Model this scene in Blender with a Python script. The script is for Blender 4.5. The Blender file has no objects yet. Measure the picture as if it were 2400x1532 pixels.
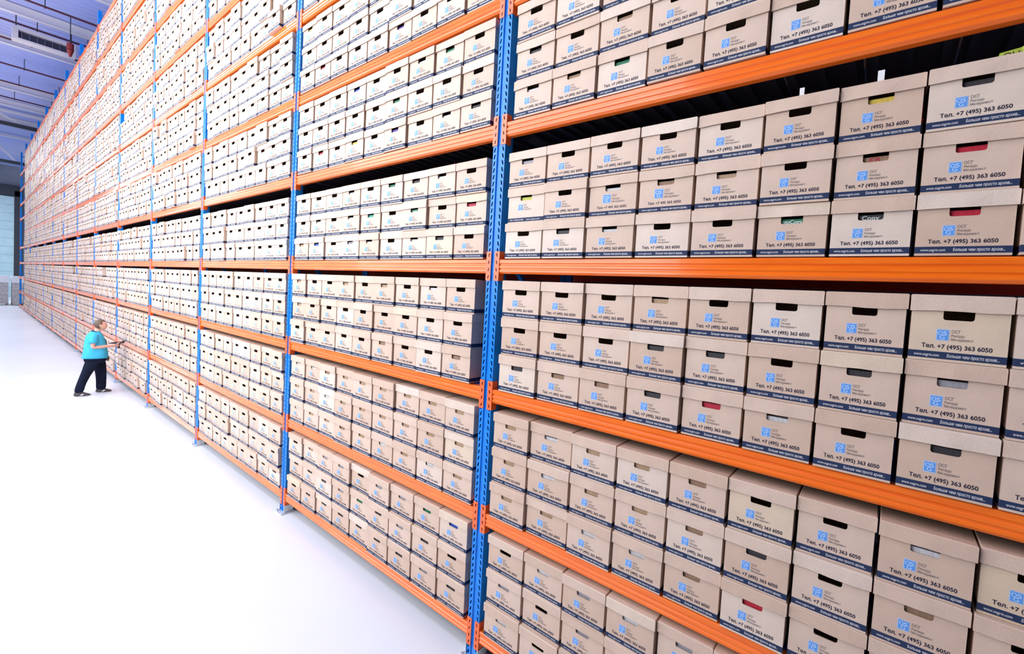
import bpy, bmesh, math, random
import numpy as np
from mathutils import Vector, Matrix
from mathutils.geometry import delaunay_2d_cdt
random.seed(7)
rng = np.random.default_rng(7)
S = bpy.context.scene
COL = S.collection

# ------------------------------------------------------------------ camera
cd = bpy.data.cameras.new('camera'); cam = bpy.data.objects.new('camera', cd); COL.objects.link(cam)
CR = Vector((0.78118857, 0.62163182, 0.05760465)); CU = Vector((-0.0722341, -0.00164991, 0.99738634)); CF = Vector((-0.62010213, 0.78330783, -0.04361413))
CPOS = Vector((2.34575, -2.50759, 2.87393)); FPX = 1053.4069; PX, PY = 1234.018, 737.831
m = Matrix.Identity(4)
for i in range(3):
    m[i][0] = CR[i]; m[i][1] = CU[i]; m[i][2] = -CF[i]; m[i][3] = CPOS[i]
cam.matrix_world = m
cd.sensor_width = 36; cd.sensor_fit = 'HORIZONTAL'; cd.lens = FPX / 2400 * 36
cd.shift_x = -(PX - 1200) / 2400; cd.shift_y = (PY - 766) / 2400
cd.clip_start = 0.05; cd.clip_end = 300
S.camera = cam

def project(p):
    d = Vector(p) - CPOS; w = d.dot(CF)
    if w < 0.05: return None
    return PX + FPX * d.dot(CR) / w, PY - FPX * d.dot(CU) / w

# ------------------------------------------------------------------ world, lights, exposure
wd = bpy.data.worlds.new('world'); S.world = wd; wd.use_nodes = True
bg = wd.node_tree.nodes['Background']; bg.inputs[0].default_value = (0.80, 0.85, 1.0, 1); bg.inputs[1].default_value = 0.14
def area(name, loc, rot, sx, sy, power, color):
    l = bpy.data.lights.new(name, 'AREA'); l.shape = 'RECTANGLE'; l.size = sx; l.size_y = sy; l.energy = power; l.color = color
    o = bpy.data.objects.new(name, l); COL.objects.link(o); o.location = loc; o.rotation_euler = rot
    return o
# added soft fill panels facing the rack, to brighten the box fronts
area('rack_fill', (-7.0, -6.4, 6.2), (math.radians(84), 0, 0), 12, 6.5, 3150, (0.92, 0.955, 1.0))
area('rack_fill_far', (-24.5, -6.8, 6.2), (math.radians(84), 0, 0), 23, 6.5, 1850, (0.87, 0.89, 1.0))
# row of ceiling lamps over the hall, then two added fills
area('ceiling_lamps', (-23, -4.2, 11.2), (0, 0, 0), 44, 2.2, 3300, (0.91, 0.96, 1.0))
area('far_end_fill', (-51, -8, 11.0), (0, 0, 0), 12, 10, 5200, (0.95, 0.98, 1.0))  # added fill that brightens the far end
area('warm_right_fill', (1.0, -5.5, 11.0), (0, 0, 0), 8, 4, 180, (1.0, 0.86, 0.72))  # added weak warm fill for the near right end
S.view_settings.view_transform = 'Standard'; S.view_settings.look = 'None'
S.view_settings.gamma = 1; S.view_settings.use_curve_mapping = False
S.view_settings.exposure = -0.9

# ------------------------------------------------------------------ materials
def mat(name, color, rough=0.5, metal=0.0, spec=0.5, coat=0.0):
    M = bpy.data.materials.new(name); M.use_nodes = True
    b = M.node_tree.nodes['Principled BSDF']
    b.inputs['Base Color'].default_value = (*color, 1); b.inputs['Roughness'].default_value = rough
    b.inputs['Metallic'].default_value = metal; b.inputs['Specular IOR Level'].default_value = spec
    b.inputs['Coat Weight'].default_value = coat
    return M
def nodes(M): return M.node_tree.nodes, M.node_tree.links, M.node_tree.nodes['Principled BSDF']
def noisy(M, c1, c2, scale, detail=4, bump=0.0, coord='Object', stretch=(1, 1, 1), lo=0.35, hi=0.65, rough=None):
    N, L, b = nodes(M)
    tc = N.new('ShaderNodeTexCoord'); mp = N.new('ShaderNodeMapping'); mp.inputs['Scale'].default_value = stretch
    nz = N.new('ShaderNodeTexNoise'); nz.inputs['Scale'].default_value = scale; nz.inputs['Detail'].default_value = detail
    rp = N.new('ShaderNodeValToRGB'); rp.color_ramp.elements[0].position = lo; rp.color_ramp.elements[1].position = hi
    rp.color_ramp.elements[0].color = (*c1, 1); rp.color_ramp.elements[1].color = (*c2, 1)
    L.new(tc.outputs[coord], mp.inputs[0]); L.new(mp.outputs[0], nz.inputs['Vector']); L.new(nz.outputs['Fac'], rp.inputs[0])
    L.new(rp.outputs[0], b.inputs['Base Color'])
    if bump:
        bp = N.new('ShaderNodeBump'); bp.inputs['Strength'].default_value = bump; bp.inputs['Distance'].default_value = 0.01
        L.new(nz.outputs['Fac'], bp.inputs['Height']); L.new(bp.outputs[0], b.inputs['Normal'])
    return M

CARD_STOPS = [(0.0, (0.60, 0.422, 0.315)), (0.4, (0.635, 0.458, 0.352)), (0.8, (0.66, 0.49, 0.385)), (0.95, (0.71, 0.575, 0.48)), (1.0, (0.67, 0.50, 0.34))]
def cardboard(name, attr):
    M = mat(name, (0.6, 0.45, 0.33), 0.48, spec=0.55); N, L, b = nodes(M)
    if attr:
        src = N.new('ShaderNodeAttribute'); src.attribute_name = 'tint'; fac = src.outputs['Fac']
    else:
        src = N.new('ShaderNodeObjectInfo'); fac = src.outputs['Random']
    rp = N.new('ShaderNodeValToRGB'); cr = rp.color_ramp
    while len(cr.elements) < len(CARD_STOPS): cr.elements.new(0.5)
    for e, (p, c) in zip(cr.elements, CARD_STOPS): e.position = p; e.color = (*c, 1)
    L.new(fac, rp.inputs[0])
    tc = N.new('ShaderNodeTexCoord')
    nz = N.new('ShaderNodeTexNoise'); nz.inputs['Scale'].default_value = 260; nz.inputs['Detail'].default_value = 3
    n2 = N.new('ShaderNodeTexNoise'); n2.inputs['Scale'].default_value = 9; n2.inputs['Detail'].default_value = 2
    L.new(tc.outputs['Object'], nz.inputs['Vector']); L.new(tc.outputs['Object'], n2.inputs['Vector'])
    def mul(a, v_lo, v_hi, f):
        mr = N.new('ShaderNodeMapRange'); mr.inputs['From Min'].default_value = 0.3; mr.inputs['From Max'].default_value = 0.7
        mr.inputs['To Min'].default_value = v_lo; mr.inputs['To Max'].default_value = v_hi; L.new(f, mr.inputs[0])
        mx = N.new('ShaderNodeVectorMath'); mx.operation = 'SCALE'; L.new(a, mx.inputs[0]); L.new(mr.outputs[0], mx.inputs['Scale'])
        return mx.outputs[0]
    c = mul(rp.outputs[0], 0.90, 1.07, nz.outputs['Fac']); c = mul(c, 0.94, 1.05, n2.outputs['Fac'])
    L.new(c, b.inputs['Base Color'])
    bp = N.new('ShaderNodeBump'); bp.inputs['Strength'].default_value = 0.12; bp.inputs['Distance'].default_value = 0.002
    L.new(nz.outputs['Fac'], bp.inputs['Height']); L.new(bp.outputs[0], b.inputs['Normal'])
    return M
M_CARD = cardboard('kraft_cardboard', False); M_CARDS = cardboard('kraft_cardboard_far', True)
M_NAVY = mat('navy_print', (0.022, 0.035, 0.085), 0.6, spec=0.2)
M_INK = mat('dark_ink', (0.03, 0.025, 0.045), 0.6, spec=0.2)
M_INK2 = mat('thin_ink', (0.10, 0.085, 0.10), 0.55)
M_PALE = mat('pale_print', (0.62, 0.60, 0.62), 0.5)
M_LOGO = mat('logo_blue', (0.10, 0.30, 0.72), 0.55, spec=0.25)
M_LOGO_RIM = mat('logo_rim', (0.32, 0.50, 0.80), 0.45)
M_SMUDGE = mat('small_print', (0.30, 0.24, 0.24), 0.55)
M_SMUDGE_LOGO = mat('small_logo', (0.34, 0.47, 0.78), 0.5)
M_BLUE = noisy(mat('blue_paint', (0.004, 0.21, 0.72), 0.30, spec=0.32), (0.003, 0.19, 0.68), (0.006, 0.23, 0.76), 14)
M_BLUE_IN = mat('blue_paint_inner', (0.01, 0.06, 0.32), 0.5)
M_DECK = noisy(mat('blue_deck', (0.012, 0.07, 0.45), 0.45), (0.010, 0.06, 0.38), (0.014, 0.085, 0.50), 5)
M_ORANGE = noisy(mat('orange_paint', (0.92, 0.16, 0.015), 0.2, spec=0.4, coat=0.22), (0.88, 0.14, 0.008), (0.94, 0.185, 0.011), 3, stretch=(1, 12, 12))
M_CLIP = mat('orange_clip_paint', (0.85, 0.13, 0.02), 0.34, spec=0.6)
M_GALV = noisy(mat('galvanised_steel', (0.75, 0.78, 0.82), 0.35, 0.6), (0.65, 0.69, 0.74), (0.85, 0.88, 0.9), 30)
M_FLOOR = noisy(mat('floor_paint', (0.84, 0.87, 0.92), 0.32, spec=0.45), (0.68, 0.72, 0.78), (0.73, 0.77, 0.82), 0.35, 6)
M_UNDER = mat('shaded_deck_underside', (0.028, 0.032, 0.055), 0.5)  # shade under the decks put into the colour
M_BACKING = mat('dark_backing', (0.12, 0.12, 0.14), 0.8)
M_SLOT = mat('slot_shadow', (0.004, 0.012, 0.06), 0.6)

# ------------------------------------------------------------------ helpers
def link(name, mesh, parent=None, loc=(0, 0, 0)):
    o = bpy.data.objects.new(name, mesh); COL.objects.link(o); o.location = loc
    if parent: o.parent = parent
    return o
def tag(o, label=None, cat=None, group=None, kind=None):
    if label: o['label'] = label
    if cat: o['category'] = cat
    if group: o['group'] = group
    if kind: o['kind'] = kind
    return o
def empty(name, loc, label, cat, group=None, rz=0):
    o = bpy.data.objects.new(name, None); COL.objects.link(o); o.location = loc; o.rotation_euler = (0, 0, rz); o.empty_display_size = 0.1
    return tag(o, label, cat, group)
class MB:
    """collects boxes, prisms and tubes into one mesh"""
    def __init__(s): s.v = []; s.f = []; s.mi = []
    def add(s, vs, fs, mi=0):
        b = len(s.v); s.v += [tuple(v) for v in vs]; s.f += [tuple(i + b for i in f) for f in fs]; s.mi += [mi] * len(fs)
    def box(s, x0, x1, y0, y1, z0, z1, mi=0):
        s.add([(x0, y0, z0), (x1, y0, z0), (x1, y1, z0), (x0, y1, z0), (x0, y0, z1), (x1, y0, z1), (x1, y1, z1), (x0, y1, z1)],
              [(0, 3, 2, 1), (4, 5, 6, 7), (0, 1, 5, 4), (1, 2, 6, 5), (2, 3, 7, 6), (3, 0, 4, 7)], mi)
    def quad(s, a, b, c, d, mi=0): s.add([a, b, c, d], [(0, 1, 2, 3)], mi)
    def prism_x(s, prof, x0, x1, mi=0):          # prof: closed list of (y,z)
        n = len(prof)
        vs = [(x0, y, z) for y, z in prof] + [(x1, y, z) for y, z in prof]
        fs = [(i, (i + 1) % n, n + (i + 1) % n, n + i) for i in range(n)] + [tuple(range(n))[::-1], tuple(range(n, 2 * n))]
        s.add(vs, fs, mi)
    def prism_y(s, prof, y0, y1, mi=0):          # prof: closed list of (x,z)
        n = len(prof)
        vs = [(x, y0, z) for x, z in prof] + [(x, y1, z) for x, z in prof]
        fs = [(i, (i + 1) % n, n + (i + 1) % n, n + i) for i in range(n)] + [tuple(range(n))[::-1], tuple(range(n, 2 * n))]
        s.add(vs, fs, mi)
    def tube(s, p, q, r, n=8, r2=None, mi=0):
        p, q = Vector(p), Vector(q); d = (q - p).normalized(); a = d.orthogonal().normalized(); b = d.cross(a); r2 = r if r2 is None else r2
        vs = [p + (a * math.cos(t) + b * math.sin(t)) * r for t in [2 * math.pi * i / n for i in range(n)]]
        vs += [q + (a * math.cos(t) + b * math.sin(t)) * r2 for t in [2 * math.pi * i / n for i in range(n)]]
        s.add(vs, [(i, (i + 1) % n, n + (i + 1) % n, n + i) for i in range(n)] + [tuple(range(n))[::-1], tuple(range(n, 2 * n))], mi)
    def bar(s, p, q, w, h, mi=0):
        p, q = Vector(p), Vector(q); d = (q - p).normalized(); a = d.cross(Vector((0, 1, 0)))
        a = (a if a.length > 0.1 else d.cross(Vector((1, 0, 0)))).normalized() * w / 2; b = d.cross(a).normalized() * h / 2
        vs = [p - a - b, p + a - b, p + a + b, p - a + b, q - a - b, q + a - b, q + a + b, q - a + b]
        s.add(vs, [(0, 3, 2, 1), (4, 5, 6, 7), (0, 1, 5, 4), (1, 2, 6, 5), (2, 3, 7, 6), (3, 0, 4, 7)], mi)
    def mesh(s, name, mats, fix=True, smooth=False):
        me = bpy.data.meshes.new(name); me.from_pydata(s.v, [], s.f)
        for M in (mats if isinstance(mats, (list, tuple)) else [mats]): me.materials.append(M)
        me.polygons.foreach_set('material_index', s.mi)
        if fix:
            bm = bmesh.new(); bm.from_mesh(me); bmesh.ops.recalc_face_normals(bm, faces=bm.faces); bm.to_mesh(me); bm.free()
        if smooth: me.polygons.foreach_set('use_smooth', [True] * len(me.polygons))
        me.update(); return me
    def build(s, name, mats, parent=None, loc=(0, 0, 0), **k): return link(name, s.mesh(name, mats, **k), parent, loc)
ORD = ['zeroth', 'first', 'second', 'third', 'fourth', 'fifth', 'sixth', 'seventh', 'eighth', 'ninth', 'tenth', 'eleventh', 'twelfth', 'thirteenth', 'fourteenth', 'fifteenth']
def structure(o): o['kind'] = 'structure'; return o

# ------------------------------------------------------------------ layout of the rack
ADJ = {0: .008, 1: -.045, 2: -.06, 3: .02, 4: .1, 5: .14, 6: .19, 7: .13, 8: .2, 9: .15, 10: -.05, 11: -.36, 12: -.6, 13: -.8, -1: 0}
UX = {n: -3.3 * n + ADJ[n] for n in range(-1, 14)}
ZC = [0.204, 1.136, 2.097, 3.080, 4.092, 5.033, 5.988, 6.968, 7.956, 8.985, 9.99]
ROWH = [0.263, 0.266, 0.274, 0.256, 0.267, 0.262, 0.264, 0.266, 0.268, 0.272]
BTOP, BBOT = 0.050, -0.055
POST_TOP = 10.5

# ------------------------------------------------------------------ setting
fl = MB(); fl.box(-75, 14, -26, 8, -0.2, 0)
structure(fl.build('floor', M_FLOOR))
bw = MB(); bw.box(-46, 8, 2.3, 2.5, 0, 12.4)
structure(bw.build('light_block_back', M_BACKING))  # dark backing added to keep light out behind the rack
# floor scuffs: thin curved tyre marks
M_SCUFF = mat('tyre_mark', (0.54, 0.58, 0.66), 0.45)

# corrugated ceiling deck: real trapezoid ribs that run across the hall
M_ROOF = noisy(mat('roof_sheet', (0.40, 0.52, 0.92), 0.38, 0.0, 0.6), (0.34, 0.44, 0.93), (0.52, 0.56, 0.90), 0.16, 3, lo=0.3, hi=0.7)
prof = []; x = -66.0
while x < 12:
    prof += [(x, 12.05), (x + .14, 12.05), (x + .17, 12.11), (x + .29, 12.11), (x + .32, 12.05)]; x += .34
rf = MB()
for (xa, za), (xb, zb) in zip(prof[:-1], prof[1:]):
    if xb > xa: rf.quad((xa, -26, za), (xb, -26, zb), (xb, 8, zb), (xa, 8, za))
ceiling = structure(rf.build('ceiling', M_ROOF, fix=False))
M_STEEL_W = mat('white_steel_paint', (0.80, 0.78, 0.86), 0.45)
M_PIPE = mat('dark_red_pipe', (0.10, 0.025, 0.05), 0.4)
M_DARKSTEEL = mat('dark_steel', (0.04, 0.045, 0.06), 0.5)
for i, xb in enumerate([-18.6, -22.35, -25.95, -33.0, -36.6, -41.0]):
    b = MB(); b.box(xb - .09, xb + .09, -24, 7, 11.74, 11.76); b.box(xb - .012, xb + .012, -24, 7, 11.76, 12.04); b.box(xb - .09, xb + .09, -24, 7, 12.03, 12.05)
    structure(b.build('trim_%d' % (i + 1), M_STEEL_W))
PIPES = [-20.45, -22.9, -24.9, -28.3, -31.2, -34.2]
for i, xp in enumerate(PIPES):
    r = empty('sprinkler_pipe', (xp, 0, 11.62), 'thin dark red pipe across the ceiling, %s from the front' % ORD[i + 1] if i else 'thin dark red pipe across the ceiling, closest to the tall posts in front', 'pipe', 'ceiling pipes')
    b = MB(); b.tube((0, -22, 0), (0, 6, 0), .035, 10); b.build('pipe', M_PIPE, r, smooth=False)
    for yy in (-5.2, -2.2, -0.75, 0.6, 2.4):
        h = MB(); h.box(-.012, .012, yy - .012, yy + .012, 0.02, .43); h.box(-.05, .05, yy - .02, yy + .02, -.045, -.03); h.build('pipe_hanger', M_DARKSTEEL, r)
# lattice girders near the far end
for gi, (gx, zb) in enumerate([(-38.6, 11.05), (-46.2, 10.0)]):
    g = empty('roof_girder', (gx, 0, zb), ['dark lattice girder crossing below the roof, closer of two', 'pale lattice girder crossing below the roof by the far wall'][gi], 'girder', 'roof girders')
    M = M_DARKSTEEL if gi == 0 else M_STEEL_W
    b = MB(); b.box(-.11, .11, -24, 7, 0, .2); b.build('bottom_chord', M_DARKSTEEL, g)
    top = 11.95 - zb
    b = MB(); b.box(-.09, .09, -24, 7, top - .15, top); b.build('top_chord', M_STEEL_W, g)
    y = -6.0; k = 0
    while y < 5:
        b = MB(); b.bar((0, y, .1 if k % 2 == 0 else top - .1), (0, y + 1.5, top - .1 if k % 2 == 0 else .1), .09, .09); b.build('lattice_bar', M_STEEL_W, g); y += 1.5; k += 1
# far wall with its big door
M_FARWALL = noisy(mat('far_wall_sheet', (0.34, 0.37, 0.42), 0.6), (0.30, 0.33, 0.38), (0.38, 0.41, 0.45), 0.6)
w = MB(); w.box(-62, -61.7, -26, 8, 0, 12.4); structure(w.build('wall_far', M_FARWALL))
M_DOOR = noisy(mat('door_panel_paint', (0.50, 0.72, 0.80), 0.4), (0.46, 0.68, 0.77), (0.55, 0.76, 0.83), 1.2)
dr = structure(bpy.data.objects.new('door_1', None)); COL.objects.link(dr); dr.location = (-61.55, -2.4, 0)
for k in range(12):
    b = MB(); b.box(-.04, .04, -3.2, 3.0, .02 + k * .77, .02 + k * .77 + .755); b.build('panel', M_DOOR, dr)
b = MB(); b.box(-.1, .14, 3.02, 3.5, 0, 9.8); b.build('door_jamb', M_DARKSTEEL, dr)
b = MB(); b.box(-.1, .14, -3.7, 3.5, 9.3, 10.3); b.build('door_lintel', M_DARKSTEEL, dr)

# ventilation unit under the ceiling beside the racks
vent = empty('ventilation_unit', (-22.7, -0.58, 10.92), 'long white ventilation unit with grey grille hanging under the blue ceiling', 'ventilation unit')
M_VENT = mat('unit_housing_white', (0.66, 0.64, 0.70), 0.4); M_LOUV = mat('grille_grey', (0.20, 0.21, 0.32), 0.35, 0.4)
b = MB(); b.box(-.10, .30, -.80, .80, .33, .45); b.box(-.10, .30, -.80, .80, 0, .06); b.box(-.10, -.05, -.80, .80, .06, .33); b.build('housing', M_VENT, vent)
for s in (-1, 1):
    b = MB(); b.box(-.05, .31, s * .73 - .07, s * .73 + .07, .06, .33); b.build('end_cap', M_VENT, vent)
b = MB(); b.box(-.05, 0, -.66, .66, .06, .33)
for k in range(6): b.box(0, .2, -.66, .66, .075 + k * .043, .083 + k * .043)
for k in range(7): b.box(.0, .21, -.57 + k * .19 - .008, -.57 + k * .19 + .008, .06, .33)
b.build('grille', M_LOUV, vent)
for yy in (-.7, .7):
    b = MB(); b.box(-.015, .015, yy - .015, yy + .015, .45, 1.11); b.build('hanger', M_DARKSTEEL, vent)
M_RED = mat('alarm_red', (0.30, 0.03, 0.03), 0.35)
al = empty('alarm_beacon', (-21.6, -0.02, 10.62), 'small dark red alarm fitting hanging beside the ventilation unit', 'alarm')
b = MB(); b.tube((0, 0, .46), (0, 0, .24), .10, 12); b.build('bracket', M_RED, al)
b = MB(); b.tube((0, 0, .22), (0, 0, 0), .10, 12, .035); b.build('lamp_cone', M_RED, al)
b = MB(); b.box(-.012, .012, -.012,   .012, .46, 1.43); b.build('stem', M_DARKSTEEL, al)

# ------------------------------------------------------------------ upright frames
def post_mesh(h, slots=True):
    b = MB(); wx, gx, dp = .060, .019, .085
    # outer skin except slotted strips
    prof = [(-wx, 0), (-wx, dp), (-.03, dp), (-.03, dp - .003), (-wx + .003, dp - .003), (-wx + .003, .003)]
    b.quad((-wx, 0, 0), (-wx, dp, 0), (-wx, dp, h), (-wx, 0, h)); b.quad((wx, dp, 0), (wx, 0, 0), (wx, 0, h), (wx, dp, h))
    b.quad((-wx, dp, 0), (-.03, dp, 0), (-.03, dp, h), (-wx, dp, h)); b.quad((.03, dp, 0), (wx, dp, 0), (wx, dp, h), (.03, dp, h))
    # groove
    b.quad((-gx, 0, 0), (-gx + .006, .010, 0), (-gx + .006, .010, h), (-gx, 0, h))
    b.quad((-gx + .006, .010, 0), (gx - .006, .010, 0), (gx - .006, .010, h), (-gx + .006, .010, h))
    b.quad((gx - .006, .010, 0), (gx, 0, 0), (gx, 0, h), (gx - .006, .010, h))
    b.quad((-wx, 0, h), (wx, 0, h), (wx, dp, h), (-wx, dp, h))
    if not slots:
        b.quad((-wx, 0, 0), (-gx, 0, 0), (-gx, 0, h), (-wx, 0, h)); b.quad((gx, 0, 0), (wx, 0, 0), (wx, 0, h), (gx, 0, h))
    else:
        n = int(h / .05); p = h / n
        for s in (-1, 1):
            xa, xb = (-wx, -gx) if s < 0 else (gx, wx); xc = (xa + xb) / 2 + s * .002
            for i in range(n):
                z0, z1 = i * p, (i + 1) * p
                hz0, hz1 = z0 + .010, z1 - .008
                o = [(xa, 0, z0), (xb, 0, z0), (xb, 0, z1), (xa, 0, z1)]
                sl = s * .0045
                hh = [(xc - .006 + sl, 0, hz0), (xc + .006 + sl, 0, hz0), (xc + .006 - sl, 0, hz1), (xc - .006 - sl, 0, hz1)]
                hb = [(v[0], .004, v[2]) for v in hh]
                b.add(o + hh, [(0, 1, 5, 4), (1, 2, 6, 5), (2, 3, 7, 6), (3, 0, 4, 7)])
                b.add(hh + hb, [(0, 1, 5, 4), (1, 2, 6, 5), (2, 3, 7, 6), (3, 0, 4, 7)])
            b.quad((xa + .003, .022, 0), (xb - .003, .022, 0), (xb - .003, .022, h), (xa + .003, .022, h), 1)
    return b.mesh('post', [M_BLUE, M_SLOT], fix=False)
ME_POST = post_mesh(POST_TOP - .01); ME_POST_R = post_mesh(POST_TOP - .01, False)
b = MB(); b.box(-.085, .085, -.055, .13, 0, .012); b.box(-.066, -.0605, -.01, .10, .012, .10); b.box(.0605, .066, -.01, .10, .012, .10)
b.tube((-.072, -.035, .012), (-.072, -.035, .03), .011, 6); b.tube((.072, -.035, .012), (.072, -.035, .03), .011, 6)
ME_PLATE = b.mesh('base_plate', M_GALV)
RD = 1.0   # rear post line
braces = []
z = .35; k = 0
while z < POST_TOP - 1.0:
    b = MB(); b.box(-.02, .02, .085, RD - .0, z - .02, z + .02); braces.append(b.mesh('brace', M_BLUE))
    b = MB(); b.bar((0, .1, z + (.05 if k % 2 else .9)), (0, RD - .02, z + (.9 if k % 2 else .05)), .035, .035); braces.append(b.mesh('brace', M_BLUE))
    z += 1.0; k += 1
b = MB(); b.box(-.02, .02, .085, RD, POST_TOP - .3, POST_TOP - .26); braces.append(b.mesh('brace', M_BLUE))
def frame_label(n):
    if n < 0: return 'blue slotted rack frame at the near end of the row'
    if n == 13: return 'last blue rack frame, at the far end of the empty bay by the wall'
    return 'blue slotted steel rack frame, %s counted along the row from the front' % ORD[n + 1]
for n in range(-1, 14):
    r = empty('rack_frame', (UX[n], 0, 0), frame_label(n), 'rack frame', 'blue rack frames')
    o = link('post', ME_POST, r, (0, 0, .01)); o = link('post', ME_POST_R, r, (0, RD, .01))
    link('base_plate', ME_PLATE, r); link('base_plate', ME_PLATE, r, (0, RD, 0))
    for me in (braces if n < 10 else braces[::2]): link('brace', me, r)

# ------------------------------------------------------------------ beams and shelf decks
def beam_mesh(L):
    b = MB(); t, l = BTOP, BBOT
    pr = [(.004, t), (.0, t - .004), (.0, t - .028), (.006, t - .034), (.006, t - .042), (.0, t - .048), (.0, t - .062), (.006, t - .067), (.006, t - .074), (.001, t - .079), (.0, l + .014), (.012, l), (.052, l), (.052, t)]
    b.prism_x(pr, 0, L); return b
def clip_mesh(s):
    # s=+1: clip on the right face of a post (x grows away from the post), front strip reaches back over the post front
    b = MB(); t, l = .11, -.11
    x0, x1 = -.042, .0
    z = l; rows = 4; pz = (t - l) / rows
    for i in range(rows):
        z0, z1 = l + i * pz, l + (i + 1) * pz; xc = -.020
        o = [(x0, -.004, z0), (x1, -.004, z0), (x1, -.004, z1), (x0, -.004, z1)]
        hh = [(xc - .005 + .003, -.004, z0 + .015), (xc + .005 + .003, -.004, z0 + .015), (xc + .005 - .003, -.004, z1 - .015), (xc - .005 - .003, -.004, z1 - .015)]
        hb = [(v[0], .0, v[2]) for v in hh]
        b.add(o + hh, [(0, 1, 5, 4), (1, 2, 6, 5), (2, 3, 7, 6), (3, 0, 4, 7)])
        b.add(hh + hb, [(0, 1, 5, 4), (1, 2, 6, 5), (2, 3, 7, 6), (3, 0, 4, 7)])
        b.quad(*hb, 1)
    b.quad((x0, -.0005, l), (x0, -.004, l), (x0, -.004, t), (x0, -.0005, t))
    b.box(x1, x1 + .006, -.004, .055, l, t)
    b.quad((x0, -.0005, t), (x1, -.0005, t), (x1, -.004, t), (x0, -.004, t)); b.quad((x0, -.0005, l), (x1, -.0005, l), (x1, -.004, l), (x0, -.004, l))
    if s < 0:
        b.v = [(-x, y, z) for x, y, z in b.v]
    return b.mesh('clip', [M_CLIP, M_SLOT], fix=False)
ME_CLIP = {1: clip_mesh(1), -1: clip_mesh(-1)}
b = MB()
ME_BEAM = {}
SHELF = ['floor-level', 'second', 'third', 'fourth', 'fifth', 'sixth', 'seventh', 'eighth', 'ninth', 'tenth', 'topmost']
def bay_name(n): return ORD[n + 2] + ' bay' if n < 12 else 'empty end bay'
def shelf_name(k): return SHELF[k] + ' shelf'
M_REARBEAM = mat('rear_orange_paint', (0.95, 0.05, 0.02), 0.4)
ME_REAR = {}; ME_DECK = {}
def deck_mesh(L):
    me = []
    return me
for n in range(-1, 13):
    xl, xr = UX[n + 1] + .060, UX[n] - .060
    L = xr - xl - .012
    key = round(L, 3)
    if key not in ME_BEAM:
        ME_BEAM[key] = beam_mesh(L).mesh('rail', M_ORANGE)
        q = MB(); q.prism_x([(0, -.055), (0, .05), (.045, .05), (.045, -.055)], 0, L); ME_REAR[key] = q.mesh('rear_rail', M_REARBEAM)
        ps = []
        npan = 9; w_ = L / npan
        for i in range(npan):
            q = MB(); x0, x1 = i * w_ + .004, (i + 1) * w_ - .004
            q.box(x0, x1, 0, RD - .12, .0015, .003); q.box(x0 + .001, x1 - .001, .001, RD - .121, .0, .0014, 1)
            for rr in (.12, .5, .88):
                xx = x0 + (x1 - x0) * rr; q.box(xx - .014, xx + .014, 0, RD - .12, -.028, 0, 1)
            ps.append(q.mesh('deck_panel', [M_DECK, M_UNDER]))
        ME_DECK[key] = ps
    for k, zc in enumerate(ZC):
        if n == 12 and k in (5, 10): continue
        r = empty('shelf_beam', (xl + .006, 0, zc), 'orange front beam of the %s, %s' % (shelf_name(k), bay_name(n)), 'beam', 'orange front beams')
        link('rail', ME_BEAM[key], r); link('clip', ME_CLIP[1], r, (-.006, 0, 0)); link('clip', ME_CLIP[-1], r, (L + .006, 0, 0))
        if n < 12 and n >= -1:
            o = link('rear_beam', ME_REAR[key], None, (xl + .006, RD + .02, zc))
            tag(o, 'dark orange rear beam of the %s, %s' % (shelf_name(k), bay_name(n)), 'beam', 'rear beams behind the boxes')
            d = empty('shelf_deck', (xl + .006, .054, zc + BTOP - .003 + .002), 'blue steel deck panels under boxes of the %s, %s' % (shelf_name(k), bay_name(n)), 'shelf', 'blue shelf decks')
            if n <= 2 and k <= 6:
                for me in ME_DECK[key]: link('deck_panel', me, d)
            else:
                q = 'joined' + str(key)
                if q not in ME_DECK:
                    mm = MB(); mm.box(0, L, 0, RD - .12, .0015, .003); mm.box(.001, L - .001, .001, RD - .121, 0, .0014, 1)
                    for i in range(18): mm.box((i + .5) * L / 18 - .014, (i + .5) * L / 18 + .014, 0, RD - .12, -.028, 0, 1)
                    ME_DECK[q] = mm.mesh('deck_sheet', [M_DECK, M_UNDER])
                link('deck_sheet', ME_DECK[q], d)

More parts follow.
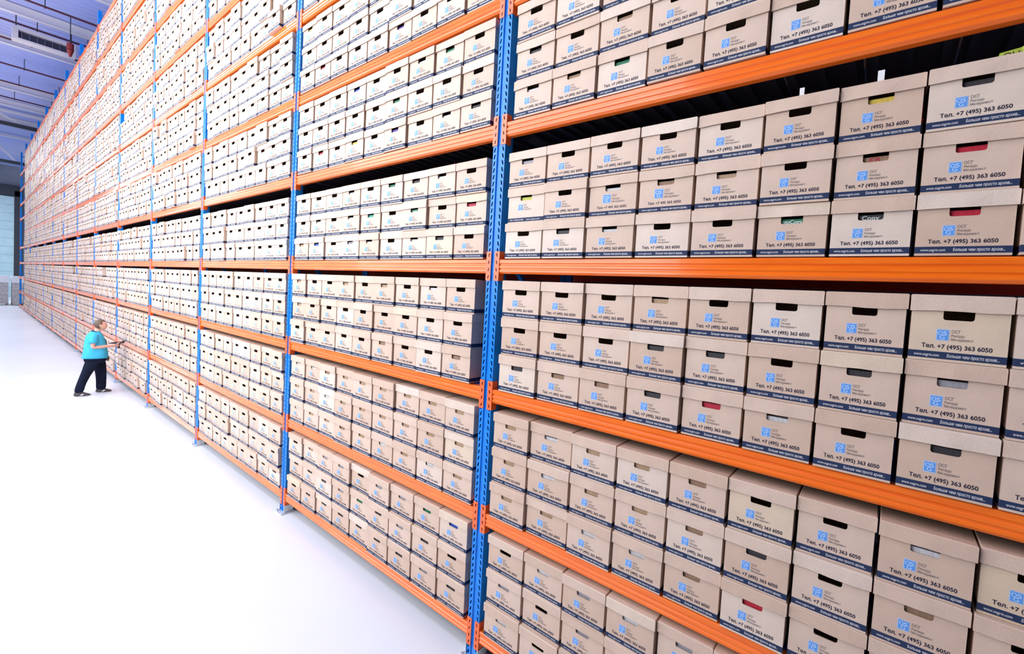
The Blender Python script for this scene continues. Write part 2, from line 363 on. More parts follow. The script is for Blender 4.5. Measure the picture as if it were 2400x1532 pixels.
# ------------------------------------------------------------------ archive boxes: shared meshes
BW, LW, BD, BH, LH = .325, .338, .40, .2605, .063
HX, HZ0, HZ1 = .052, .163, .207
def hole_loop(n=3, r=.010):
    pts = []
    for cx, cz, a0 in ((-HX + r, HZ0 + r, 180), (HX - r, HZ0 + r, 270)):
        for i in range(n + 1):
            a = math.radians(a0 + 90 * i / n); pts.append((cx + r * math.cos(a), cz + r * math.sin(a)))
    pts += [(HX, HZ1), (-HX, HZ1)]
    return pts
def body_mesh(seed):
    rd = random.Random(seed); b = MB(); h = BH - .004; w = BW / 2; t = .006
    hp = hole_loop(); n = len(hp)
    # front wall as a ring round the hand hole
    outer = [(-w, 0), (w, 0), (w, h), (-w, h)]
    vs = [(x, 0, z) for x, z in outer] + [(x, 0, z) for x, z in hp] + [(x, t, z) for x, z in hp]
    # hole points order: bottom-left arc (0..3), bottom-right arc (4..7), top right 8, top left 9
    H = lambda i: 4 + i
    fs = [(0, H(1), H(0)), (0, H(2), H(1)), (0, H(3), H(2)), (0, 1, H(4), H(3)), (1, H(5), H(4)), (1, H(6), H(5)), (1, H(7), H(6)), (1, 2, H(8), H(7)), (2, 3, H(9), H(8)), (3, 0, H(0), H(9))]
    fs += [(4 + i, 4 + (i + 1) % n, 4 + n + (i + 1) % n, 4 + n + i) for i in range(n)]
    b.add(vs, fs)
    b.quad((w, 0, 0), (w, BD, 0), (w, BD, h), (w, 0, h)); b.quad((-w, BD, 0), (-w, 0, 0), (-w, 0, h), (-w, BD, h))
    b.quad((w, BD, 0), (-w, BD, 0), (-w, BD, h), (w, BD, h)); b.quad((-w, 0, 0), (-w, BD, 0), (w, BD, 0), (w, 0, 0))
    return b.mesh('body', M_CARD, fix=False)
def lid_mesh(seed):
    rd = random.Random(seed); bm = bmesh.new()
    w = LW / 2; y0, y1 = -.009, BD + .007; zt, zb = BH, BH - LH
    xs = [-w, -w * .5, 0, w * .5, w]
    c = .004
    sag = [rd.uniform(-.003, .002) for _ in xs]; bow = [0, rd.uniform(-.004, .001), rd.uniform(-.006, .001), rd.uniform(-.004, .001), 0]
    f0 = [bm.verts.new((x, y0 + bow[i] * .7, zb + sag[i])) for i, x in enumerate(xs)]
    f1 = [bm.verts.new((x, y0 + bow[i] * .3, zt - c)) for i, x in enumerate(xs)]
    f2 = [bm.verts.new((x * (1 - c / w), y0 + c, zt)) for i, x in enumerate(xs)]
    r0 = [bm.verts.new((x, y1, zb + sag[-1 - i])) for i, x in enumerate(xs)]
    r1 = [bm.verts.new((x, y1, zt - c)) for x in xs]; r2 = [bm.verts.new((x * (1 - c / w), y1 - c, zt)) for x in xs]
    i0 = [bm.verts.new((x * .975, y0 + .0035 + bow[i] * .7, zb + sag[i])) for i, x in enumerate(xs)]
    for i in range(4):
        for a, c_ in ((f0, f1), (f1, f2)): bm.faces.new((a[i], a[i + 1], c_[i + 1], c_[i]))
        bm.faces.new((f2[i], f2[i + 1], r2[i + 1], r2[i])); bm.faces.new((r2[i], r2[i + 1], r1[i + 1], r1[i])); bm.faces.new((r1[i], r1[i + 1], r0[i + 1], r0[i]))
        bm.faces.new((i0[i], i0[i + 1], f0[i + 1], f0[i]))
    for i in (0, 4):
        bm.faces.new((f0[i], f1[i], r1[i], r0[i])); bm.faces.new((f1[i], f2[i], r2[i], r1[i]))
    bmesh.ops.recalc_face_normals(bm, faces=bm.faces)
    me = bpy.data.meshes.new('lid'); bm.to_mesh(me); bm.free(); me.materials.append(M_CARD); return me
ME_BODY = body_mesh(1); ME_LIDS = [lid_mesh(s) for s in range(8)]

_txt = {}
def text_mesh(body, height, width, bold=0.0, shear=0.0, res=3):
    """flat letter outlines: width fits `width`, capital height `height`; lower left at the origin, in the XZ plane"""
    cu = bpy.data.curves.new('t', 'FONT'); cu.body = body; cu.size = 1; cu.shear = shear; cu.resolution_u = res; cu.fill_mode = 'NONE'
    o = bpy.data.objects.new('t', cu); COL.objects.link(o)
    dg = bpy.context.evaluated_depsgraph_get(); me = bpy.data.meshes.new_from_object(o.evaluated_get(dg))
    bpy.data.objects.remove(o); bpy.data.curves.remove(cu)
    P2 = np.array([q.co[:2] for q in me.vertices]); E = np.array([tuple(e.vertices) for e in me.edges]); bpy.data.meshes.remove(me)
    nb = {}
    for a, c in E: nb.setdefault(a, []).append(c); nb.setdefault(c, []).append(a)
    loops, done = [], set()
    for a in range(len(P2)):
        if a in done: continue
        lp = [a]; done.add(a); cur = a
        while True:
            nx = [q for q in sorted(nb[cur]) if q not in done]
            if not nx: break
            cur = nx[0]; lp.append(cur); done.add(cur)
        q = P2[lp]; keep = [t for t in range(len(lp)) if np.hypot(*(q[t] - q[t - 1])) > 1e-5]
        if len(keep) > 2: loops.append(q[keep])
    ar = [0.5 * np.sum(q[:, 0] * np.roll(q[:, 1], -1) - np.roll(q[:, 0], -1) * q[:, 1]) for q in loops]
    def inside(p, q):
        x0, y0, x1, y1 = q[:, 0], q[:, 1], np.roll(q[:, 0], -1), np.roll(q[:, 1], -1); c = (y0 > p[1]) != (y1 > p[1])
        return np.sum(c & (p[0] < (x1 - x0) * (p[1] - y0) / np.where(c, y1 - y0, 1) + x0)) % 2 == 1
    for t in range(len(loops)):        # outlines anticlockwise, holes clockwise, whatever the font does
        hole = sum(inside(loops[t][0], loops[u]) for u in range(len(loops)) if u != t) % 2 == 1
        if (ar[t] > 0) == hole: loops[t] = loops[t][::-1]
    sg = 1
    out = []
    for q in loops:
        if bold:
            t0 = q - np.roll(q, 1, 0); t1 = np.roll(q, -1, 0) - q
            t0 /= np.linalg.norm(t0, axis=1)[:, None]; t1 /= np.linalg.norm(t1, axis=1)[:, None]
            n0 = np.c_[t0[:, 1], -t0[:, 0]]; n1 = np.c_[t1[:, 1], -t1[:, 0]]; nn = n0 + n1; nn /= np.maximum(np.linalg.norm(nn, axis=1)[:, None], 1e-6)
            q = q + sg * nn * bold / np.clip(np.sum(nn * n0, axis=1), .6, 1)[:, None]
        out.append(q)
    V = np.concatenate(out); ed = []; k = 0
    for q in out: ed += [(k + t, k + (t + 1) % len(q)) for t in range(len(q))]; k += len(q)
    r = delaunay_2d_cdt([Vector(p) for p in V], ed, [], 1, 1e-6)
    W = np.array([p[:] for p in r[0]]); F = [f for f in r[2] if len(f) == 3]
    cen = W[np.array(F)].mean(1); A_ = V[[a for a, _ in ed]]; B_ = V[[c for _, c in ed]]
    left = (B_[:, 0] - A_[:, 0])[None] * (cen[:, 1:2] - A_[None, :, 1]) - (cen[:, 0:1] - A_[None, :, 0]) * (B_[:, 1] - A_[:, 1])[None]
    up = (A_[None, :, 1] <= cen[:, 1:2]) & (B_[None, :, 1] > cen[:, 1:2]) & (left > 0); dn = (A_[None, :, 1] > cen[:, 1:2]) & (B_[None, :, 1] <= cen[:, 1:2]) & (left < 0)
    wn = up.sum(1) - dn.sum(1)
    F = [F[t][::1] for t in range(len(F)) if wn[t] * sg > 0]
    lo, hi = V.min(0), V.max(0)
    x = (W[:, 0] - lo[0]) / (hi[0] - lo[0]) * width; z = W[:, 1] * height / 0.73
    return np.c_[x, np.zeros(len(x)), z], F
def put_text(b, body, x, y, z, height, width, mi, **k):
    v, f = text_mesh(body, height, width, **k); b.add(v + np.array([x, y, z]), f, mi)
E1 = -.0006
def lettering(variant):
    b = MB(); y = E1 - .0006
    if variant == 0:
        put_text(b, 'ОСГ', -.0195, E1, .1135, .0125, .030, 1); put_text(b, 'Рекордз', -.0195, E1, .0985, .0105, .044, 1); put_text(b, 'Менеджмент', -.0195, E1, .084, .0105, .073, 1)
        put_text(b, 'Тел. +7 (495) 363 6050', -.118, E1, .0515, .0165, .234, 0, bold=.026)
        put_text(b, 'www.osgrm.com', -.142, y, .0185, .0115, .088, 2, bold=.012); put_text(b, 'Больше чем просто архив...', -.028, y, .0185, .0125, .168, 2, bold=.016, shear=.12)
    elif variant == 1:
        put_text(b, 'ОСГ', -.002, E1, .124, .015, .034, 1); put_text(b, 'Рекордз', -.002, E1, .106, .013, .055, 1); put_text(b, 'Менеджмент', -.002, E1, .089, .013, .090, 1)
        put_text(b, 'Тел: +7 495 363 6050', -.105, E1, .0535, .0155, .205, 0, bold=.018)
        put_text(b, 'www.osgrm.com', -.142, y, .0185, .0115, .100, 2, bold=.012); put_text(b, 'Больше чем просто архив...', -.018, y, .0185, .0125, .160, 2, bold=.016, shear=.12)
    else:
        put_text(b, 'ОСГ', -.0195, E1, .1235, .0125, .030, 1); put_text(b, 'Рекордз', -.0195, E1, .1085, .0105, .044, 1); put_text(b, 'Менеджмент', -.0195, E1, .094, .0105, .073, 1)
        put_text(b, 'Тел. +7 (495) 363 6050', -.142, y, .0185, .0115, .125, 2, bold=.014); put_text(b, 'www.osgrm.com', .01, y, .0185, .0115, .12, 2, bold=.012)
        for q in ((-.07, .06, .046, .0467), (-.07, .06, .077, .0777), (-.07, -.0693, .046, .0777), (.0593, .06, .046, .0777)): b.quad((q[0], E1, q[2]), (q[1], E1, q[2]), (q[1], E1, q[3]), (q[0], E1, q[3]), 2)
    return b.mesh('lettering', [M_INK, M_INK2, M_PALE], fix=False)
ME_LETTER = [lettering(v) for v in range(3)]
def logo(variant):
    b = MB(); x0, z0, s = {0: (-.071, .082, .045), 1: (-.066, .087, .056), 2: (-.071, .092, .045)}[variant]
    q = lambda m_, y, mi: b.quad((x0 + m_, y, z0 + m_), (x0 + s - m_, y, z0 + m_), (x0 + s - m_, y, z0 + s - m_), (x0 + m_, y, z0 + s - m_), mi)
    q(0, E1 * .8, 1); q(.0018, E1 * 1.3, 2); q(.0032, E1 * 1.8, 0)
    k = s / .045
    put_text(b, 'O', x0 + .006 * k, E1 * 2.4, z0 + .022 * k, .016 * k, .017 * k, 3); put_text(b, 'S', x0 + .024 * k, E1 * 2.4, z0 + .022 * k, .016 * k, .013 * k, 3); put_text(b, 'G', x0 + .013 * k, E1 * 2.4, z0 + .006 * k, .016 * k, .017 * k, 3)
    return b.mesh('logo', [M_LOGO, M_LOGO_RIM, M_PALE, mat('logo_line', (.55, .70, .92), .45)], fix=False)
ME_LOGO = [logo(v) for v in range(3)]
b = MB(); w = BW / 2; e = .0005
b.quad((-w, -e, .010), (w, -e, .010), (w, -e, .038), (-w, -e, .038)); b.quad((w + e, 0, .010), (w + e, BD, .010), (w + e, BD, .038), (w + e, 0, .038)); b.quad((-w - e, BD, .010), (-w - e, 0, .010), (-w - e, 0, .038), (-w - e, BD, .038))
ME_STRIPE = b.mesh('stripe', M_NAVY, fix=False)

# contents seen through hand holes
CONT = {'red': (0.62, 0.02, 0.05), 'yellow': (0.85, 0.62, 0.10), 'lime': (0.70, 0.75, 0.10), 'white': (0.80, 0.78, 0.80), 'grey': (0.42, 0.40, 0.44), 'brown': (0.40, 0.24, 0.15), 'tan': (0.55, 0.36, 0.22), 'green': (0.01, 0.20, 0.10), 'teal': (0.03, 0.42, 0.30), 'blue': (0.02, 0.09, 0.50), 'dark': (0.05, 0.045, 0.05), 'purple': (0.12, 0.05, 0.35)}
M_CONT = {k: noisy(mat(k + '_folder', c, 0.6), tuple(v * .75 for v in c), c, 40, stretch=(8, 1, 1)) for k, c in CONT.items()}
ME_CONT = {}
for kk in CONT:
    b = MB(); b.box(-.085, .085, .013, .30, .012, .188 if kk != 'white' else .182); ME_CONT[kk] = b.mesh('folder', M_CONT[kk])
# (bay n, level, row from bottom, column) -> what shows
SHOW = {}
def show(n, k, r, s):
    for c, v in enumerate(s.split()):
        if v != '.': SHOW[(n, k, r, c)] = v
show(-1, 4, 0, 'white brown green . . . . .'); show(-1, 4, 1, 'dark . brown . . dark . .')
show(-1, 3, 2, 'grey . . . . . yellow dark'); show(-1, 3, 1, 'lime . white brown tan . brown red'); show(-1, 3, 0, '. dark white . . green dark red')
show(-1, 2, 2, '. . . tan . . . .'); show(-1, 2, 1, '. . . dark dark . dark grey'); show(-1, 2, 0, 'dark brown brown dark red white . dark')
show(-1, 1, 2, 'tan white tan tan brown . . white'); show(-1, 1, 1, 'tan white tan tan brown dark . brown'); show(-1, 1, 0, 'tan tan white white brown red . brown')
show(-1, 0, 2, '. white grey white grey brown'); show(-1, 0, 1, 'grey . grey grey'); show(-1, 0, 0, 'white .')
show(0, 3, 2, '. . . white . green dark white .'); show(0, 3, 1, '. white . white teal . green . red'); show(0, 3, 0, 'tan blue . grey white . white dark .')
show(0, 2, 2, 'tan . . tan . tan . white .'); show(0, 2, 1, 'tan . . . . . . . .'); show(0, 2, 0, '. . . . . brown . . brown')
show(0, 1, 2, 'white white brown tan tan tan tan tan tan'); show(0, 1, 1, 'tan tan white tan tan tan tan tan tan'); show(0, 1, 0, 'white tan tan brown tan white tan white tan')
show(0, 0, 2, '. tan grey grey . grey grey green blue'); show(0, 0, 1, 'dark dark dark grey green dark grey dark .'); show(0, 0, 0, '. dark dark dark dark dark dark grey dark')
show(0, 5, 0, '. red . . . purple . . .'); show(0, 4, 0, '. red . yellow . purple . white dark'); show(0, 4, 1, '. . . . . green . . .'); show(0, 4, 2, '. . . blue . . white green .'); show(0, 5, 2, 'yellow . . . . . . . .'); show(0, 6, 0, '. . . white . . . . .')
WORD = {'tan': 'tan', 'dark': 'charcoal', 'grey': 'grey', 'lime': 'yellow-green'}

FWORD = {(-1, 3, 0, 5): ('otoCopy', .10, (.75, .8, .76)), (-1, 3, 0, 6): ('Copy', .075, (.6, .65, .62)), (-1, 3, 1, 6): ('ER', .05, (.45, .03, .05)), (0, 3, 1, 6): ('opy', .07, (.7, .75, .72))}
# columns measured along the nearest bay, one list per level (left edge of each lid)
COLS1 = {4: [.127, .473, .817, 1.157, 1.48, 1.80, 2.117, 2.436, 2.75, 3.06], 3: [.118, .463, .809, 1.150, 1.480, 1.810, 2.119, 2.421, 2.726, 3.035],
         2: [.127, .479, .829, 1.165, 1.497, 1.817, 2.128, 2.430, 2.739, 3.045], 1: [.112, .452, .807, 1.136, 1.463, 1.778, 2.088, 2.396, 2.710, 3.02], 0: [.118, .468, .804, 1.131, 1.454, 1.768, 2.08, 2.39, 2.70, 3.01]}
def columns(n, k):
    if n == -1 and k in COLS1: return COLS1[k]
    if n == -1: return COLS1[4]
    a, e = UX[n + 1] + .105, UX[n] - .095
    if n == 0: a, e = {3: (-3.245, -.088), 2: (-3.325, -.16), 0: (-3.215, -.10)}.get(k, (a, e)); 
    a = max(a, UX[n + 1] + .075)
    return [a + (e - a) * i / 9 for i in range(10)]
boxes = []
for n in range(-1, 12):
    for k in range(10):
        cs = columns(n, k)
        for c in range(9):
            for r in range(3):
                j = .006
                x0, x1 = cs[c], cs[c + 1]
                if n > 1 and random.random() < .015 and r == 2: continue
                wob = 0 if n == -1 else random.uniform(-.006, .006)
                hh = ROWH[k]
                boxes.append(dict(n=n, k=k, c=c, r=r, x=(x0 + x1) / 2 + random.uniform(-.0008, .0008), w=(x1 - x0) / .345, y=random.uniform(-.012, .010) + (random.uniform(-.03, .012) if n > 0 and random.random() < .25 else 0),
                                  z=ZC[k] + BTOP + .006 + r * hh, h=hh / .262, rz=random.uniform(-.004, .004)))
def seen(bx):
    pts = [project((bx['x'] + sx * .16, bx['y'], bx['z'] + sz)) for sx, sz in ((-1, 0), (1, 0), (1, .26), (-1, .26))]
    if any(p is None for p in pts): return 0
    q = [(min(max(px, 0), 2400), min(max(py, 0), 1532)) for px, py in pts]
    return abs(sum(q[i][0] * q[(i + 1) % 4][1] - q[(i + 1) % 4][0] * q[i][1] for i in range(4))) / 2
for bx in boxes: bx['a'] = seen(bx)
boxes.sort(key=lambda q: -q['a'])
near, far = [q for q in boxes[:300] if q['a'] > 30], None
far = [q for q in boxes if not any(q is p for p in near)] if False else boxes[len(near):]
near.sort(key=lambda q: (q['n'], q['k'], q['c'], q['r']))
ROWN = ['bottom', 'middle', 'top']
for bx in near:
    n, k, r, c = bx['n'], bx['k'], bx['r'], bx['c']
    var = 1 if (n, k, r, c) in ((-1, 3, 1, 2), (-1, 3, 1, 3)) else 2 if (n, k, r, c) == (-1, 3, 1, 0) else 0
    s = SHOW.get((n, k, r, c))
    place = '%s from post, %s row, %s, %s' % (ORD[c + 1], ROWN[r], shelf_name(k), bay_name(n))
    e = empty('archive_box', (bx['x'], bx['y'], bx['z']), ('kraft archive box, %s in handle hole, ' % WORD.get(s, s) if s else 'kraft archive box, black handle hole, ') + place, 'box', 'archive boxes on the near racks', bx['rz'])
    e.scale = (bx['w'], 1, bx['h'])
    bo = link('body', ME_BODY, e); link('stripe', ME_STRIPE, bo); link('logo', ME_LOGO[var], bo); link('lettering', ME_LETTER[var], bo)['kind'] = 'stuff'
    li = link('lid', ME_LIDS[random.randrange(8)], e)
    li.rotation_euler = (random.uniform(-.001, .002), random.uniform(-.002, .002), random.uniform(-.002, .002))
    if s:
        f = link('folder', ME_CONT[s], None, (bx['x'], bx['y'], bx['z'])); f.rotation_euler = e.rotation_euler; f.scale = (bx['w'] * .95, .95, bx['h'])
        tag(f, '%s folder in handle hole of box %s' % (WORD.get(s, s), place), 'folder', 'folders inside the archive boxes')
        if (n, k, r, c) in FWORD:
            wd_, wdt, fc = FWORD[(n, k, r, c)]; tb = MB(); put_text(tb, wd_, -wdt / 2, .0125, .165, .020, wdt, 0, bold=.02)
            link('lettering', tb.mesh('lettering', mat('folder_print', fc, .6), fix=False), f)['kind'] = 'stuff'

# the boxes past the nearest 300: one mass, each box still modelled
def far_template():
    b = MB(); w = BW / 2; h = BH - .01
    hx, z0, z1 = HX, HZ0, .2
    o = [(-w, 0, 0), (w, 0, 0), (w, 0, h), (-w, 0, h)]; i = [(-hx, 0, z0), (hx, 0, z0), (hx, 0, z1), (-hx, 0, z1)]
    b.add(o + i, [(0, 1, 5, 4), (1, 2, 6, 5), (2, 3, 7, 6), (3, 0, 4, 7)])
    b.quad((w, 0, 0), (w, BD, 0), (w, BD, h), (w, 0, h)); b.quad((-w, BD, 0), (-w, 0, 0), (-w, 0, h), (-w, BD, h)); b.quad((w, BD, 0), (-w, BD, 0), (-w, BD, h), (w, BD, h)); b.quad((-w, 0, 0), (-w, BD, 0), (w, BD, 0), (w, 0, 0))
    l = LW / 2; y0, y1 = -.008, BD + .007; zb, zt = BH - LH, BH
    b.quad((-l, y0, zb), (l, y0, zb), (l, y0, zt), (-l, y0, zt)); b.quad((l, y0, zb), (l, y1, zb), (l, y1, zt), (l, y0, zt)); b.quad((-l, y1, zb), (-l, y0, zb), (-l, y0, zt), (-l, y1, zt)); b.quad((-l, y0, zt), (l, y0, zt), (l, y1, zt), (-l, y1, zt))
    b.quad((-l, y0, zb), (l, y0, zb), (w, 0, zb), (-w, 0, zb))
    e = .001
    b.quad((-w, -e, .010), (w, -e, .010), (w, -e, .038), (-w, -e, .038), 1); b.quad((w + e, 0, .010), (w + e, BD, .010), (w + e, BD, .038), (w + e, 0, .038), 1)
    b.quad((-.071, -e, .082), (-.026, -e, .082), (-.026, -e, .127), (-.071, -e, .127), 2)
    for x0, x1 in ((-.118, -.078), (-.066, -.040), (-.030, .022), (.032, .064), (.074, .116)): b.quad((x0, -e, .0535), (x1, -e, .0535), (x1, -e, .0655), (x0, -e, .0655), 3)
    for zz, x1 in ((.115, .010), (.101, .024), (.087, .052)): b.quad((-.0195, -e, zz), (x1, -e, zz), (x1, -e, zz + .005), (-.0195, -e, zz + .005), 3)
    b.quad((-.142, -.0018, .021), (-.054, -.0018, .021), (-.054, -.0018, .028), (-.142, -.0018, .028), 4); b.quad((-.028, -.0018, .021), (.14, -.0018, .021), (.14, -.0018, .028), (-.028, -.0018, .028), 4)
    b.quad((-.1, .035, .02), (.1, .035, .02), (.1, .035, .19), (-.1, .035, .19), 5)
    return b
T = far_template(); TV = np.array(T.v); TL = np.concatenate([np.array(f) for f in T.f]); TN = np.array([len(f) for f in T.f]); TM = np.array(T.mi)
def mass(bs):
    V, Lp, Nn, Mi, Ti = [], [], [], [], []
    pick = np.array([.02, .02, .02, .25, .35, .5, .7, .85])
    for i, bx in enumerate(bs):
        c, s = math.cos(bx['rz']), math.sin(bx['rz'])
        v = TV * np.array([bx['w'], 1, bx['h']]); v = np.c_[v[:, 0] * c - v[:, 1] * s + bx['x'], v[:, 0] * s + v[:, 1] * c + bx['y'], v[:, 2] + bx['z']]
        V.append(v); Lp.append(TL + i * len(TV)); Nn.append(TN); Mi.append(TM)
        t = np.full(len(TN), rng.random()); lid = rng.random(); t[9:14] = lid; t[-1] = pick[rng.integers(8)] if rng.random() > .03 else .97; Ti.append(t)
    V = np.concatenate(V); Lp = np.concatenate(Lp); Nn = np.concatenate(Nn); Mi = np.concatenate(Mi); Ti = np.concatenate(Ti)
    me = bpy.data.meshes.new('archive_boxes'); me.vertices.add(len(V)); me.vertices.foreach_set('co', V.ravel().astype(np.float32))
    me.loops.add(len(Lp)); me.loops.foreach_set('vertex_index', Lp.astype(np.int32)); me.polygons.add(len(Nn))
    me.polygons.foreach_set('loop_start', np.r_[0, np.cumsum(Nn)[:-1]].astype(np.int32)); me.polygons.foreach_set('material_index', Mi.astype(np.int32))
    at = me.attributes.new('tint', 'FLOAT', 'FACE'); at.data.foreach_set('value', Ti.astype(np.float32))
    me.update(calc_edges=True); return me
M_FARCONT = mat('far_contents', (.2, .15, .1), .7); N, L_, b_ = nodes(M_FARCONT)
at = N.new('ShaderNodeAttribute'); at.attribute_name = 'tint'; rp = N.new('ShaderNodeValToRGB'); rp.color_ramp.interpolation = 'CONSTANT'
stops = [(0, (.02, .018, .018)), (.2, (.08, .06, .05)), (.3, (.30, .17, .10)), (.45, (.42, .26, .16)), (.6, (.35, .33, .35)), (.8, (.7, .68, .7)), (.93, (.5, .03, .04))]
while len(rp.color_ramp.elements) < len(stops): rp.color_ramp.elements.new(.5)
for e_, (p_, c_) in zip(rp.color_ramp.elements, stops): e_.position = p_; e_.color = (*c_, 1)
L_.new(at.outputs['Fac'], rp.inputs[0]); L_.new(rp.outputs[0], b_.inputs['Base Color'])
me = mass(far)
for M in (M_CARDS, M_NAVY, M_SMUDGE_LOGO, M_SMUDGE, M_PALE, M_FARCONT): me.materials.append(M)
o = link('archive_boxes', me); tag(o, 'mass of kraft archive boxes stacked on the shelves of the further bays', 'boxes', kind='stuff')

# ------------------------------------------------------------------ small things near the right end of the fourth shelf
M_TAGW = mat('tag_white', (0.82, 0.82, 0.84), 0.5); M_LIME = mat('tape_lime', (0.40, 0.50, 0.05), 0.4)
def on_plane(px, py, y):
    d = CF + CR * ((px - PX) / FPX) - CU * ((py - PY) / FPX); return CPOS + d * ((y - CPOS.y) / d.y)
for i, (px, py, w_, h_, lab) in enumerate([(1880, 232, .020, .050, 'small white card standing on the box lid, sixth from post, fourth shelf'), (2064, 197, .024, .055, 'small white card standing on the box lid, seventh from post, fourth shelf')]):
    p = on_plane(px, py, .05); b = MB(); b.box(-w_ / 2, w_ / 2, 0, .002, 0, h_); b.box(-w_ / 2, w_ / 2, .002, .03, 0, .002)
    zl = ZC[3] + BTOP + .006 + 3 * ROWH[3] + .0005
    tag(b.build('paper_card', M_TAGW, None, (p.x, .03, zl)), lab, 'card')
p = on_plane(2375, 140, .06); zl = ZC[3] + BTOP + .006 + 3 * ROWH[3] + .0005
tp = empty('tape_strip', (p.x, .05, zl), 'lime green tape with black letters lying on the eighth box, fourth shelf', 'tape')
b = MB(); b.add([(-.045, 0, 0), (.03, 0, 0), (.045, .01, .060), (.02, .015, .046), (-.04, .008, .036), (-.045, .03, 0), (.03, .04, 0), (.045, .045, .058), (.02, .045, .045), (-.04, .038, .035)],
    [(0, 1, 2, 3, 4), (9, 8, 7, 6, 5), (4, 3, 8, 9), (3, 2, 7, 8), (1, 6, 7, 2), (0, 4, 9, 5)]); b.build('tape', M_LIME, tp)
b = MB(); put_text(b, 'СН', -.030, -.0006, .008, .020, .045, 0, bold=.02); link('lettering', b.mesh('lettering', M_INK, fix=False), tp)['kind'] = 'stuff'

# ------------------------------------------------------------------ wrapped pallets by the far wall
M_WOOD = mat('pallet_wood', (0.35, 0.25, 0.17), 0.7); M_CARTON = noisy(mat('grey_carton', (0.50, 0.46, 0.46), 0.5), (0.42, 0.38, 0.38), (0.58, 0.54, 0.55), 6)
M_FILM = mat('white_stretch_film', (0.85, 0.84, 0.88), 0.25)
for i, (ya, yb) in enumerate([(-2.75, -1.55), (-1.48, -.32), (-.18, .98)]):
    q = empty('pallet_load', (-47.7, (ya + yb) / 2, 0), 'wrapped grey cartons on a pallet by the far wall, %s' % ['at the frame edge', 'middle one of three', 'half hidden behind the end frame'][i], 'pallet', 'wrapped pallets by the far wall')
    hw = (yb - ya) / 2
    for k in range(3):
        b = MB(); b.box(-.5, .5, -hw + k * (hw - .05), -hw + k * (hw - .05) + .1, 0, .10); b.build('pallet_block', M_WOOD, q)
    for k in range(7):
        b = MB(); b.box(-.5 + k * .15, -.5 + k * .15 + .1, -hw, hw, .10, .125); b.build('board', M_WOOD, q)
    for k in range(5):
        for jx in range(2):
            for jy in range(2):
                b = MB(); x0 = -.48 + jx * .485; y0 = -hw + .01 + jy * (hw - .01); b.box(x0, x0 + .475, y0, y0 + hw - .02, .127 + k * .30, .127 + k * .30 + .292); b.build('carton', M_CARTON, q)
    b = MB(); b.box(-.5, .5, -hw - .004, hw + .004, 1.63, 2.12); b.build('stretch_film', M_FILM, q)

# faint curved tyre marks painted into the floor by traffic
def ribbon(pts, w_):
    b = MB()
    for (xa, ya), (xb, yb) in zip(pts[:-1], pts[1:]):
        d = Vector((xb - xa, yb - ya)); nrm = Vector((-d.y, d.x)).normalized() * w_ / 2
        b.quad((xa - nrm.x, ya - nrm.y, .0008), (xb - nrm.x, yb - nrm.y, .0008), (xb + nrm.x, yb + nrm.y, .0008), (xa + nrm.x, ya + nrm.y, .0008))
    return b
floor_o = bpy.data.objects['floor']
for cx, cy, rr, a0, a1 in ((-14.5, -.2, 1.6, 180, 255), (-11.6, -.4, 1.5, 215, 280), (-21, 1.0, 3.4, 200, 240)):
    pts = [(cx + rr * math.cos(math.radians(a0 + (a1 - a0) * i / 14)), cy + rr * math.sin(math.radians(a0 + (a1 - a0) * i / 14))) for i in range(15)]
    ribbon(pts, .018).build('tyre_mark', M_SCUFF, floor_o, fix=False)

# ------------------------------------------------------------------ the man with the scanner
MAN = Vector((-11.95, -.53, 0)); DF = Vector((.137, .9906, 0)); DL = Vector((.9906, -.137, 0))
man = empty('person', MAN, 'man in turquoise t-shirt and navy trousers aiming a scanner at the boxes', 'person')
man.matrix_world = Matrix(((DF.x, DL.x, 0, MAN.x), (DF.y, DL.y, 0, MAN.y), (0, 0, 1, 0), (0, 0, 0, 1)))   # local x = forward, y = his side facing the aisle
# (left-handed pair is mirrored by making local y point the other way)
man.matrix_world = Matrix(((DF.x, -DL.x, 0, MAN.x), (DF.y, -DL.y, 0, MAN.y), (0, 0, 1, 0), (0, 0, 0, 1)))
def P(f, l, z): return (f, -l, z)
M_SKIN = mat('skin', (0.72, 0.40, 0.30), 0.5); M_HAIR = noisy(mat('brown_hair', (0.12, 0.075, 0.05), 0.6), (0.09, 0.055, 0.035), (0.17, 0.11, 0.075), 60)
M_SHIRT = noisy(mat('turquoise_cotton', (0.05, 0.44, 0.66), 0.75, spec=.2), (0.045, 0.40, 0.62), (0.06, 0.48, 0.70), 5, bump=.3); M_TROUS = noisy(mat('navy_cloth', (0.005, 0.008, 0.024), 0.8, spec=.15), (0.004, 0.006, 0.018), (0.007, 0.011, 0.03), 6, bump=.3)
M_SHOE = mat('grey_shoe', (0.07, 0.06, 0.065), 0.5); M_SHOEW = mat('shoe_stripe', (0.75, 0.73, 0.72), 0.5); M_STRAP = mat('lanyard_blue', (0.008, 0.05, 0.16), 0.5); M_BLACK = mat('black_plastic', (0.02, 0.02, 0.025), 0.35)
